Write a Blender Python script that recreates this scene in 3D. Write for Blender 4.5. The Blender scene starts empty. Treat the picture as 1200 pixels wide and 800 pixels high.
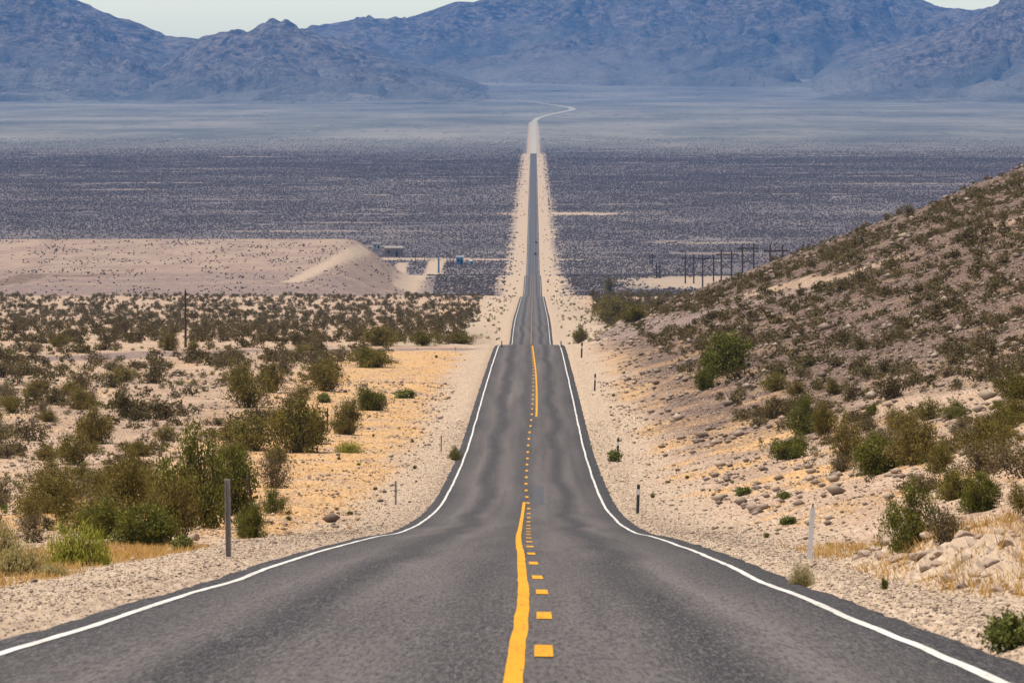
import bpy, bmesh, math, random
import numpy as np
from mathutils import Vector, Matrix

random.seed(7)
RNG = np.random.default_rng(11)
scene = bpy.context.scene
COL = scene.collection
F = 7000.0          # focal length in pixels of a 1200 px wide frame (a 210 mm lens)
XV, YH = 625.5, 110.0
CX = 0.5            # the camera stands half a metre right of the centre line

# ------------------------------------------------------------------ helpers
def smooth(a, b, x):
    t = np.clip((np.asarray(x, float) - a) / (b - a), 0, 1)
    return t * t * (3 - 2 * t)

def pchip(xs, ys):
    xs = np.array(xs, float); ys = np.array(ys, float)
    h = np.diff(xs); dl = np.diff(ys) / h
    m = np.zeros_like(xs)
    m[0], m[-1] = dl[0], dl[-1]
    for i in range(1, len(xs) - 1):
        if dl[i-1] * dl[i] <= 0: m[i] = 0
        else:
            w1, w2 = 2*h[i] + h[i-1], h[i] + 2*h[i-1]
            m[i] = (w1 + w2) / (w1 / dl[i-1] + w2 / dl[i])
    def f(x):
        x = np.clip(np.asarray(x, float), xs[0], xs[-1])
        i = np.clip(np.searchsorted(xs, x) - 1, 0, len(xs) - 2)
        hh = h[i]; t = (x - xs[i]) / hh
        return ((2*t**3 - 3*t**2 + 1) * ys[i] + (t**3 - 2*t**2 + t) * hh * m[i]
                + (-2*t**3 + 3*t**2) * ys[i+1] + (t**3 - t**2) * hh * m[i+1])
    return f

_P = np.random.default_rng(3).permutation(256); _P = np.concatenate([_P, _P, _P])
_G = np.array([[math.cos(a), math.sin(a)] for a in np.linspace(0, 2*math.pi, 16, endpoint=False)])
def perlin(x, y):
    x, y = np.broadcast_arrays(np.asarray(x, float), np.asarray(y, float))
    xi = np.floor(x).astype(np.int64); yi = np.floor(y).astype(np.int64)
    xf = x - xi; yf = y - yi
    u = xf**3 * (xf*(xf*6-15)+10); v = yf**3 * (yf*(yf*6-15)+10)
    xi &= 255; yi &= 255
    def g(a, b, dx, dy):
        k = _G[_P[_P[a & 255] + (b & 255)] & 15]
        return k[..., 0]*dx + k[..., 1]*dy
    n00 = g(xi, yi, xf, yf); n10 = g(xi+1, yi, xf-1, yf)
    n01 = g(xi, yi+1, xf, yf-1); n11 = g(xi+1, yi+1, xf-1, yf-1)
    return (n00*(1-u) + n10*u)*(1-v) + (n01*(1-u) + n11*u)*v
def fbm(x, y, o=4, gain=.5):
    s = 0; a = 1
    for k in range(o):
        s = s + a * perlin(x * 2**k + 13.7*k, y * 2**k + 7.3*k); a *= gain
    return s
def ridged(x, y, o=5, gain=.5):
    s = 0; a = 1; w = 1
    for k in range(o):
        n = 1 - np.abs(perlin(x * 2.03**k + 5.1*k, y * 2.03**k + 9.2*k)) * 2
        n = np.clip(n, 0, 1)**2 * w
        w = np.clip(n * 1.6, 0, 1); s = s + a * n; a *= gain
    return s

def np_mesh(name, V, Fc, mats, attrs=None, midx=None, smooth_shade=False):
    me = bpy.data.meshes.new(name)
    V = np.asarray(V, np.float32); Fc = np.asarray(Fc, np.int32)
    n, k = Fc.shape
    me.vertices.add(len(V)); me.vertices.foreach_set('co', V.ravel())
    me.loops.add(n*k); me.loops.foreach_set('vertex_index', Fc.ravel())
    me.polygons.add(n)
    me.polygons.foreach_set('loop_start', np.arange(0, n*k, k, dtype=np.int32))
    for m in mats: me.materials.append(m)
    if midx is not None: me.polygons.foreach_set('material_index', np.asarray(midx, np.int32))
    if smooth_shade: me.polygons.foreach_set('use_smooth', np.ones(n, bool))
    for an, av in (attrs or {}).items():
        a = me.attributes.new(an, 'FLOAT', 'POINT'); a.data.foreach_set('value', np.asarray(av, np.float32).ravel())
    me.update(calc_edges=True); me.validate()
    return me

def link(name, me, parent=None):
    o = bpy.data.objects.new(name, me); COL.objects.link(o)
    if parent is not None: o.parent = parent
    return o
def tag(o, label=None, cat=None, group=None, kind=None):
    if label: o['label'] = label
    if cat: o['category'] = cat
    if group: o['group'] = group
    if kind: o['kind'] = kind
    return o
def empty(name, loc, rz=0):
    o = bpy.data.objects.new(name, None); COL.objects.link(o)
    o.empty_display_size = .2
    o.location = loc; o.rotation_euler = (0, 0, rz); return o

# ------------------------------------------------------------------ materials
def new_mat(name):
    m = bpy.data.materials.new(name); m.use_nodes = True
    nt = m.node_tree; b = nt.nodes['Principled BSDF']
    b.inputs['Roughness'].default_value = .9
    b.inputs['Specular IOR Level'].default_value = .2
    return m, nt, b
def node(nt, t, **kw):
    n = nt.nodes.new(t)
    for k, v in kw.items():
        if k in n.inputs.keys():
            s = n.inputs[k]
            if hasattr(v, 'is_output'): nt.links.new(v, s)
            else: s.default_value = v
        else: setattr(n, k, v)
    return n
def attr(nt, name): return node(nt, 'ShaderNodeAttribute', attribute_name=name).outputs['Fac']
def mapped(nt, scale):
    c = node(nt, 'ShaderNodeTexCoord').outputs['Object']
    return node(nt, 'ShaderNodeMapping', Vector=c, Scale=scale).outputs[0]
def noise(nt, scale, vscale=(1, 1, 1), detail=4, rough=.6):
    return node(nt, 'ShaderNodeTexNoise', Vector=mapped(nt, vscale), Scale=scale, Detail=detail, Roughness=rough).outputs['Fac']
def mrange(nt, v, a, b, c=0., d=1.):
    n = node(nt, 'ShaderNodeMapRange'); nt.links.new(v, n.inputs[0])
    for i, q in enumerate((a, b, c, d)): n.inputs[i+1].default_value = q
    return n.outputs[0]
def mix(nt, f, a, b):
    n = node(nt, 'ShaderNodeMix', data_type='RGBA')
    for i, v in ((0, f), (6, a), (7, b)):
        if hasattr(v, 'is_output'): nt.links.new(v, n.inputs[i])
        else: n.inputs[i].default_value = v if not isinstance(v, tuple) else (*v, 1)
    return n.outputs[2]
def math_(nt, op, a, b=0.):
    n = node(nt, 'ShaderNodeMath', operation=op)
    for i, v in ((0, a), (1, b)):
        if hasattr(v, 'is_output'): nt.links.new(v, n.inputs[i])
        else: n.inputs[i].default_value = v
    return n.outputs[0]
def bump(nt, b, h, strength=.5, dist=.05):
    n = node(nt, 'ShaderNodeBump', Strength=strength, Distance=dist, Height=h)
    nt.links.new(n.outputs[0], b.inputs['Normal'])

def fan_colour(nt):
    st = noise(nt, .0022, (1, .30, 1), 9, .72); st2 = noise(nt, .05, (1, .05, 1), 4, .75)
    fc = mix(nt, mrange(nt, st, .38, .66), (.105, .112, .112), (.26, .245, .215))
    fc = mix(nt, mrange(nt, st2, .42, .28), fc, (.065, .068, .07))
    return mix(nt, mrange(nt, st2, .62, .74), fc, (.34, .31, .26))
def mat_ground():
    m, nt, b = new_mat('desert_soil')
    n1 = noise(nt, .35, (1, .35, 1), 5); n2 = noise(nt, 3.0, (1, .10, 1), 5, .7); n3 = noise(nt, 11., (1, .05, 1), 3, .7)
    big = noise(nt, .012, (1, .5, 1), 4)
    sand = mix(nt, mrange(nt, n1, .35, .65), (.34, .225, .145), (.46, .325, .22))
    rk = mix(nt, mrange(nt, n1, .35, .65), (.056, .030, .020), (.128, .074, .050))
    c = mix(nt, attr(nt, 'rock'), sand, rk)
    grass = mix(nt, mrange(nt, n2, .3, .7), (.46, .25, .085), (.56, .35, .15))
    gm = math_(nt, 'MULTIPLY', attr(nt, 'grass'), mrange(nt, n1, .32, .54))
    c = mix(nt, gm, c, grass)
    c = mix(nt, attr(nt, 'terr'), c, mix(nt, mrange(nt, n1, .35, .65), (.150, .100, .088), (.235, .165, .135)))
    c = mix(nt, attr(nt, 'far'), c, mix(nt, mrange(nt, big, .4, .6), (.105, .086, .084), (.165, .137, .128)))
    # the sparse grey-green scrub of the far fan
    fc = fan_colour(nt)
    c = mix(nt, attr(nt, 'fan'), c, fc)
    grv = mix(nt, mrange(nt, n2, .3, .7), (.355, .26, .175), (.485, .37, .262))
    c = mix(nt, attr(nt, 'gravel'), c, grv)
    # small dark and pale stones in the soil
    near = math_(nt, 'SUBTRACT', 1., attr(nt, 'far'))
    dk = math_(nt, 'MULTIPLY', mrange(nt, n3, .53, .62), near)
    c = mix(nt, math_(nt, 'MULTIPLY', dk, .75), c, (.17, .125, .105))
    lt = math_(nt, 'MULTIPLY', mrange(nt, n3, .45, .36), near)
    c = mix(nt, math_(nt, 'MULTIPLY', lt, .5), c, (.60, .51, .42))
    nt.links.new(c, b.inputs['Base Color'])
    bump(nt, b, n2, .5, .06)
    return m

def mat_asphalt():
    m, nt, b = new_mat('worn_asphalt')
    co = node(nt, 'ShaderNodeTexCoord').outputs['Object']
    sx = node(nt, 'ShaderNodeSeparateXYZ', Vector=co).outputs[0]
    wob = noise(nt, .02, (0, 1, 0), 2)
    x = math_(nt, 'ADD', sx, mrange(nt, wob, .3, .7, -.35, .35))
    ax = math_(nt, 'ABSOLUTE', x)
    lane = math_(nt, 'ABSOLUTE', math_(nt, 'SUBTRACT', ax, 1.85))     # distance from the lane's middle
    oil = mrange(nt, lane, .62, .12)
    edge = mrange(nt, ax, 2.55, 3.7)
    mid = mrange(nt, ax, .8, .15)
    n1 = noise(nt, .25, (5., .035, 1), 5, .62)
    n2 = noise(nt, 1.0, (28, 1.4, 1), 3, .7)
    n4 = noise(nt, 1.0, (70, 4.5, 1), 2, .7)
    c = mix(nt, mrange(nt, n1, .3, .7), (.056, .046, .042), (.140, .119, .109))
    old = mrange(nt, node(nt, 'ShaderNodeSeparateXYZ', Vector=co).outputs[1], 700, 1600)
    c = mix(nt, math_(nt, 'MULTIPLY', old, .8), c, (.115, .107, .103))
    dk = math_(nt, 'MULTIPLY', math_(nt, 'MAXIMUM', math_(nt, 'MULTIPLY', oil, .95), math_(nt, 'MAXIMUM', edge, math_(nt, 'MULTIPLY', mid, .7))), mrange(nt, n1, .25, .55, .65, 1.))
    c = mix(nt, dk, c, (.026, .0215, .0215))
    c = mix(nt, mrange(nt, n2, .50, .64, 0, .75), c, (.020, .017, .017))
    c = mix(nt, mrange(nt, n2, .48, .36, 0, .6), c, (.135, .122, .116))
    c = mix(nt, mrange(nt, n4, .56, .66, 0, .7), c, (.21, .20, .19))
    nt.links.new(c, b.inputs['Base Color'])
    b.inputs['Roughness'].default_value = .8
    b.inputs['Specular IOR Level'].default_value = .25
    bump(nt, b, n4, .4, .01)
    return m

def mat_paint(name, col, col2, under):
    m, nt, b = new_mat(name)
    n2 = noise(nt, 1.0, (25, 1.6, 1), 3, .7); n1 = noise(nt, 1.0, (3, .25, 1), 4)
    c = mix(nt, mrange(nt, n1, .35, .65), col, col2)
    c = mix(nt, mrange(nt, n2, .56, .70, 0, .7), c, under)
    nt.links.new(c, b.inputs['Base Color']); b.inputs['Roughness'].default_value = .75
    return m

def mat_mountain():
    m, nt, b = new_mat('bare_mountain_rock')
    n1 = noise(nt, .0014, (1, .6, 2), 8, .65); n2 = noise(nt, .009, (1, .6, 2.5), 7, .7)
    c = mix(nt, mrange(nt, n1, .38, .62), (.036, .031, .031), (.170, .138, .118))
    c = mix(nt, mrange(nt, n2, .42, .68), c, (.30, .25, .21))
    c = mix(nt, mrange(nt, n2, .42, .30), c, (.018, .017, .020))
    n3 = noise(nt, .03, (1, .5, 2.2), 5, .75)
    c = mix(nt, mrange(nt, n3, .51, .62, 0, .8), c, (.33, .28, .24))
    c = mix(nt, mrange(nt, n3, .48, .37, 0, .8), c, (.016, .015, .018))
    c = mix(nt, attr(nt, 'foot'), c, fan_colour(nt))
    nt.links.new(c, b.inputs['Base Color'])
    bump(nt, b, n2, 1., 60.)
    return m

def mat_leaf(name, c1, c2, c3=None, transl=.25):
    m, nt, b = new_mat(name)
    t = attr(nt, 'tint')
    oi = node(nt, 'ShaderNodeObjectInfo').outputs['Random']
    c = mix(nt, t, c1, c2)
    if c3: c = mix(nt, math_(nt, 'MULTIPLY', oi, .6), c, c3)
    nt.links.new(c, b.inputs['Base Color']); b.inputs['Roughness'].default_value = .7
    tr = node(nt, 'ShaderNodeBsdfTranslucent', Color=c)
    ms = node(nt, 'ShaderNodeMixShader', Fac=transl)
    nt.links.new(b.outputs[0], ms.inputs[1]); nt.links.new(tr.outputs[0], ms.inputs[2])
    nt.links.new(ms.outputs[0], nt.nodes['Material Output'].inputs['Surface'])
    return m
def mat_plain(name, c1, c2, scale=8., rough=.85, vs=(1, 1, 1), metal=0.):
    m, nt, b = new_mat(name)
    n1 = noise(nt, scale, vs, 5, .65)
    nt.links.new(mix(nt, mrange(nt, n1, .32, .68), c1, c2), b.inputs['Base Color'])
    b.inputs['Roughness'].default_value = rough; b.inputs['Metallic'].default_value = metal
    bump(nt, b, n1, .35, .02)
    return m

M_GROUND = mat_ground(); M_ROAD = mat_asphalt(); M_MTN = mat_mountain()
M_WHITE = mat_paint('white_road_paint', (.50, .475, .435), (.68, .655, .61), (.15, .135, .125))
M_YELLOW = mat_paint('yellow_road_paint', (.58, .265, .006), (.68, .325, .012), (.15, .10, .05))
M_FADED = mat_paint('faded_yellow_paint', (.22, .13, .05), (.33, .19, .06), (.09, .08, .07))
M_CREO = mat_leaf('creosote_leaves', (.056, .053, .009), (.250, .205, .036), (.22, .155, .045))
M_DULL = mat_leaf('dull_olive_leaves', (.046, .040, .014), (.150, .116, .040), (.14, .095, .045))
M_GREEN = mat_leaf('dark_green_leaves', (.034, .048, .007), (.200, .195, .028), (.17, .16, .03))
M_BROWN = mat_leaf('dry_brown_twigs', (.085, .066, .028), (.20, .155, .065), (.19, .14, .07))
M_LIME = mat_leaf('yellow_green_tips', (.20, .21, .02), (.38, .38, .05), (.32, .26, .05))
M_PALE = mat_leaf('pale_straw_tips', (.30, .25, .09), (.44, .37, .16), None)
M_HERB = mat_leaf('fresh_green_leaves', (.07, .10, .015), (.20, .22, .05), (.22, .20, .06))
M_STRAW = mat_leaf('dry_orange_grass', (.42, .23, .055), (.62, .42, .16), None, .3)
M_STEM = mat_plain('grey_brown_bark', (.075, .055, .04), (.17, .13, .10), 20)
M_SCRUB = mat_leaf('valley_scrub_leaves', (.050, .041, .042), (.100, .081, .076), None, .0)
M_ROCKP = mat_plain('pale_tan_rock', (.22, .155, .115), (.50, .39, .30), 9)
M_ROCKD = mat_plain('dark_purple_brown_rock', (.10, .075, .066), (.26, .20, .175), 5)
M_PEB = mat_leaf('roadside_pebbles', (.15, .108, .082), (.52, .415, .315), None, 0.)
M_WOOD = mat_plain('weathered_wood', (.24, .20, .17), (.40, .345, .295), 6, .9, (6, 6, .6))
M_POLE = mat_plain('dark_creosoted_wood', (.045, .030, .024), (.10, .068, .05), 3, .9, (5, 5, .4))
M_STEEL = mat_plain('galvanised_steel', (.20, .20, .20), (.34, .34, .34), 9, .55, (1, 1, 1), .5)
M_BLACK = mat_plain('dark_post_plastic', (.035, .033, .035), (.07, .065, .066), 9, .7)
M_WPOST = mat_plain('white_post_plastic', (.62, .62, .62), (.78, .78, .78), 9, .5)
M_REFL = mat_plain('pale_reflector', (.70, .70, .72), (.80, .80, .82), 9, .3)

# ------------------------------------------------------------------ terrain
PROF = [(-400, 24.5), (-60, 2.62), (0, -1.25), (37.7, -3.72), (44.9, -4.18), (57.7, -5.02), (68.8, -5.74), (81.6, -6.6), (92, -7.25), (105.6, -8.13),
        (117.8, -8.93), (130, -9.75), (142, -10.56), (154, -11.37), (184, -13.45), (225, -16.0), (253, -17.55), (274, -18.55), (296, -19.45),
        (319, -20.3), (364, -21.75), (446, -23.55), (536, -25.45), (620, -27.4), (687, -29.05), (720, -30.2), (760, -31.9), (900, -38.5), (1060, -45.4), (1120, -46.9),
        (1229, -48.1), (1575, -56.6), (1900, -65.3), (2057, -69.65), (2200, -75.8), (2400, -82.8), (2598, -87.2), (3036, -92.4), (3300, -101.8), (3706, -112.0),
        (4000, -111.4), (4345, -108.6), (4846, -104), (6000, -94.3), (7000, -89), (8400, -84), (10000, -72), (13000, -57.6), (16000, -39), (20000, -14), (23000, 26),
        (27000, 115), (32000, 230), (40000, 420)]
ROADZ = pchip(*zip(*PROF))
LANDP = [p for p in PROF if p[0] <= 687] + [(800, -33.0), (900, -36.4), (1120, -43.9), (1400, -53.0), (1800, -63.8), (2057, -69.4)] + [p for p in PROF if p[0] > 2100]
LANDZ = pchip(*zip(*LANDP))
KH = pchip([-400, 50, 450, 690, 900, 1200], [.28, .30, .30, .355, .385, .385])

def base_height(X, d):
    X = np.asarray(X, float); d = np.asarray(d, float)
    lat = np.abs(X)
    w = smooth(6, 16, lat)
    z = ROADZ(d)*(1-w) + LANDZ(d)*w
    # rocky hill on the right
    r = np.clip(X - 5, 0, None); f = r*r/(r+4)
    f = np.minimum(f, 95 + .12*f)
    hill = KH(d) * f * (1 - smooth(900, 1180, d))
    z = z + hill
    # gentle rise on the left
    l = np.clip(-X - 8, 0, None)
    z = z + .022*np.minimum(l, 60)*(1 - smooth(560, 690, d))*smooth(40, 160, d)
    # flat terrace beyond the scrub on the left
    tm = (1 - smooth(-86, -50, X + .012*(d-2600))) * smooth(2030, 2062, d) * (1 - smooth(2900, 3080, d))
    z = z*(1-tm) + np.maximum(z, -70.4 + .25*fbm(X/60, d/90, 3))*tm - 4*tm*(1-tm)*1.6*ridged(X/40, d/28, 4)
    # low cut bank beside the near right edge line
    z = z + .62*smooth(5.3, 6.3, X)*(1 - smooth(7.5, 11, X))*smooth(66, 76, d)*(1 - smooth(88, 101, d))*(.75+.6*perlin(X*1.1, d*.35))
    return z, hill

def H(X, d):
    X = np.asarray(X, float); d = np.asarray(d, float)
    z, hill = base_height(X, d)
    lat = np.abs(X)
    a = smooth(5.0, 9, lat)
    z = z + a*(.10*fbm(X/2.5, d/6, 3) + .06*fbm(X/.7, d/1.6, 3)*(d < 260))
    z = z + smooth(10, 30, lat)*(.45*fbm(X/24, d/42, 3))*(1 - smooth(1600, 2050, d))
    z = z + np.clip(hill/8, 0, 1)*(.7*fbm(X/9, d/30, 4))
    bk = smooth(5.4, 6.2, X)*(1 - smooth(9, 11.5, X))*smooth(64, 72, d)*(1 - smooth(94, 104, d))
    z = z + bk*.11*(ridged(X*1.6, d*.4, 4) - .7)
    # shallow ditch
    z = z - .10*np.exp(-((lat - 7.2)/1.3)**2)*(d < 2500)
    # pavement bed
    z = z - .16*(1 - smooth(3.9, 4.6, lat))*(d < 8400) - (lat < 4.9)*np.clip(d-1500, 0, 6000)*4e-5*(d < 8400)
    return z

DM = np.concatenate([np.arange(34, 400, .5), np.geomspace(400, 12000, 2600)])
def march(xp, yp):
    """The point of the ground seen at a pixel of the 1200x800 photograph."""
    X = CX + (xp - XV)/F*DM
    zr = -(yp - YH)/F*DM
    g = H(X, DM)
    hit = np.nonzero(zr <= g)[0]
    i = hit[0] if len(hit) else len(DM)-1
    if i > 0:
        a0, a1 = zr[i-1]-g[i-1], zr[i]-g[i]
        t = a0/(a0-a1) if a0 != a1 else 1
        d = DM[i-1] + t*(DM[i]-DM[i-1])
    else: d = DM[0]
    return float(CX + (xp-XV)/F*d), float(d)
def at(xp, yp, d):
    return CX + (xp-XV)/F*d, d, -(yp-YH)/F*d

# pale tracks and strips: (pixel or world polyline, half width, kind)
def wl(pts): return [march(x, y) for x, y in pts]
TRACKS = [
    (wl([(575, 408.5), (480, 409.5), (400, 410), (320, 411), (240, 412), (150, 417), (40, 420)]), 6.0, 'terr', 1.0),
    ([(-240, 2048), (-62, 2048)], 14., 'gravel', .9),
    ([(-90, 2230), (-84, 2500), (-80, 2860)], 4.2, 'gravel', .95),
    ([(-57, 2640), (-60, 3100), (-64, 3990)], 6.5, 'gravel', .95),
    ([(-78, 3120), (-86, 3950)], 5, 'gravel', .8),
    ([(8, 4010), (-130, 4030)], 26, 'gravel', .8),
    ([(10, 5080), (37, 5080)], 45, 'gravel', .9),
    ([(40, 2850), (75, 2780), (110, 2850), (150, 2950)], 170, 'gravel', .75),
    (wl([(850, 352), (960, 330), (1050, 305), (1120, 282), (1200, 256)]), 3.2, 'sandy', .7),
    (wl([(1020, 478), (1100, 470), (1200, 466)]), 2.2, 'sandy', .9),
    (wl([(-30, 336), (10, 331), (40, 321.5), (85, 324), (130, 321)]), 9, 'dark', .9),  # shadow of the small terrace gullies, painted as a dark strip
    (wl([(700, 395), (770, 384), (860, 362), (960, 338)]), 5, 'terr', .9),
]
def seg_dist(X, d, pts):
    best = np.full(np.broadcast(X, d).shape, 1e9)
    for (x0, y0), (x1, y1) in zip(pts[:-1], pts[1:]):
        vx, vy = x1-x0, y1-y0
        t = np.clip(((X-x0)*vx + (d-y0)*vy)/(vx*vx+vy*vy), 0, 1)
        best = np.minimum(best, np.hypot(X-x0-t*vx, d-y0-t*vy))
    return best
def track_mask(X, d):
    m = np.zeros(np.broadcast(X, d).shape)
    for pts, hw, k, s in TRACKS:
        m = np.maximum(m, (seg_dist(X, d, pts) < hw)*1.0)
    return m

def zones(X, d):
    lat = np.abs(X)
    n1 = fbm(X/5, d/16, 4); n2 = fbm(X/18, d/60, 3)
    corr = 1 - smooth(6.0, 8.6, lat + 1.6*n1)
    left = X < 0
    grass = np.where(left,
        smooth(5.2, 7.5, lat + 1.2*n1)*(1 - smooth(16, 24, lat + 3*n1))*smooth(120, 200, d)*(1-smooth(640, 680, d))
        + smooth(6.0, 6.6, lat+.4*n1)*(1-smooth(7.4, 9.5, lat+.6*n1))*smooth(40, 60, d)*(1-smooth(110, 150, d)),
        smooth(-.12, .18, n1 + .35*n2)*smooth(6.5, 8, lat)*(1-smooth(14, 20, lat))*smooth(120, 200, d)*(1-smooth(560, 680, d))
        + smooth(5.0, 5.7, lat)*(1-smooth(6.3, 8.2, lat+.5*n1))*smooth(62, 70, d)*(1-smooth(100, 118, d))*smooth(-.2, .2, n1))
    grass = grass + .35*smooth(.12, .4, n1)*smooth(12, 18, lat)*(d < 1500)
    grass = grass + .55*smooth(.0, .35, n1+.4*n2)*smooth(7, 12, lat)*(1-smooth(24, 34, lat))*smooth(700, 800, d)*(1-smooth(1900, 2050, d))
    rock = smooth(6.0, 12, X + 1.5*n1)*smooth(200, 430, d + 60*n2)*(1-smooth(1250, 1500, d))
    rock = np.maximum(rock, .5*smooth(5.4, 6.2, X)*(1-smooth(9, 11, X))*smooth(64, 70, d)*(1-smooth(94, 102, d))*smooth(-.1, .15, fbm(X*1.3, d*.3, 3)))
    rock = np.maximum(rock, .25*smooth(8, 14, lat)*smooth(.05, .35, n2)*(d < 700))
    grass = grass*(1 - .65*rock*(d > 330))
    gravel = corr*(d < 2100)*.9
    vc = 1 - smooth(13, 19, lat + 7*fbm(X/6, d/45, 4))
    gravel = np.maximum(gravel, vc*(d >= 700)*(1-smooth(8300, 8500, d)))
    gravel = np.maximum(gravel, (1 - smooth(7, 12, lat))*(d > 8300)*(d < 12600)*.9)
    terr = (1 - smooth(-58, -42, X + .012*(d-2600)))*smooth(2035, 2060, d)*(1-smooth(2950, 3080, d))
    tfront = 1 - smooth(2330, 2480, d + 60*n2)
    far = smooth(2100, 2600, d)*(1-terr)
    fan = smooth(7500, 10200, d + 500*fbm(X/150, d/900, 3))
    pale = terr*(1-tfront)*.38*(1-smooth(-95, -80, X))
    gravel = np.maximum(gravel, pale*smooth(-.3, .3, n2))
    out = dict(grass=grass, rock=rock, gravel=gravel, terr=terr*np.maximum(tfront, .8)*(.72 + .5*np.clip(.5 + 1.2*fbm(X/70, d/35, 3), 0, 1)).clip(0, 1), far=far, fan=fan)
    for pts, hw, k, s in TRACKS:
        if hw > 100:
            dist = np.hypot((X-95)/62, (d-2860)/190)*hw
        else: dist = seg_dist(X, d, pts)
        m = s*(1 - smooth(hw*.6, hw*1.15, dist + .35*hw*n1))
        if k == 'gravel': out['gravel'] = np.maximum(out['gravel'], m)
        elif k == 'terr': out['terr'] = np.maximum(out['terr'], m); out['grass'] = out['grass']*(1-m); out['gravel'] = out['gravel']*(1-m*smooth(4.6, 7, lat))
        elif k == 'dark': out['rock'] = np.maximum(out['rock'], m); out['terr'] = out['terr']*(1-m)  # painted gully shadow, borrowing the dark rock colour
        else: out['rock'] = out['rock']*(1-m)
    out['gravel'] = np.maximum(out['gravel'], .38*smooth(.38, .48, perlin(X/260+7, d/75))*smooth(-.25, .05, fbm(X/20, d/45, 2))*far*(1-fan))
    out['gravel'] = np.clip(out['gravel'], 0, 1); out['grass'] = np.clip(out['grass'], 0, 1)*(1-.75*np.clip(out['gravel'], 0, 1))
    return out

def build_ground():
    ds = np.concatenate([np.arange(-380, -40, 20.), np.arange(-40, 28, 3.), np.geomspace(28, 33200, 1110)])
    inner = np.concatenate([[0, 2.1, 3.7], np.arange(3.9, 12, .17)])
    s = np.concatenate([np.linspace(.001, .105, 104), np.geomspace(.11, .62, 16)])
    D = ds[:, None]
    outer = 12 + s[None, :]*(np.maximum(D, 0) + 45)
    right = np.concatenate([np.broadcast_to(inner, (len(ds), len(inner))), outer], 1)
    X = np.concatenate([-right[:, ::-1], right[:, 1:]], 1)
    D = np.broadcast_to(D, X.shape)
    Z = H(X, D)
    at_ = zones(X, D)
    nr, nc = X.shape
    V = np.stack([X, D, Z], -1).reshape(-1, 3)
    i = (np.arange(nr-1)[:, None]*nc + np.arange(nc-1)[None, :]).ravel()
    Q = np.stack([i, i+1, i+nc+1, i+nc], 1)
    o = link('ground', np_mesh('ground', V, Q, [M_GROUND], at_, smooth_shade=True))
    tag(o, kind='structure')
    return ds
DS = build_ground()

# ------------------------------------------------------------------ road
RD = DS[(DS > -380) & (DS < 8420)]
def road_z(X, d):
    return ROADZ(d) - .018*np.abs(X) + .0
def strip(name, xl, xr, d, lift, mat, parent, extra_cols=0):
    """A sheet that follows the road between two curves (its own thickness comes from the paint edge)."""
    n = len(d)
    xs = np.linspace(0, 1, 2 + extra_cols)
    X = xl[:, None] + (xr-xl)[:, None]*xs[None, :]
    D = np.broadcast_to(d[:, None], X.shape)
    Z = road_z(X, D) + lift + D*1.5e-6
    V = np.stack([X, D, Z], -1).reshape(-1, 3); nc = len(xs)
    i = (np.arange(n-1)[:, None]*nc + np.arange(nc-1)[None, :]).ravel()
    Q = np.stack([i, i+1, i+nc+1, i+nc], 1)
    return link(name, np_mesh(name, V, Q, [mat]), parent)

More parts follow.
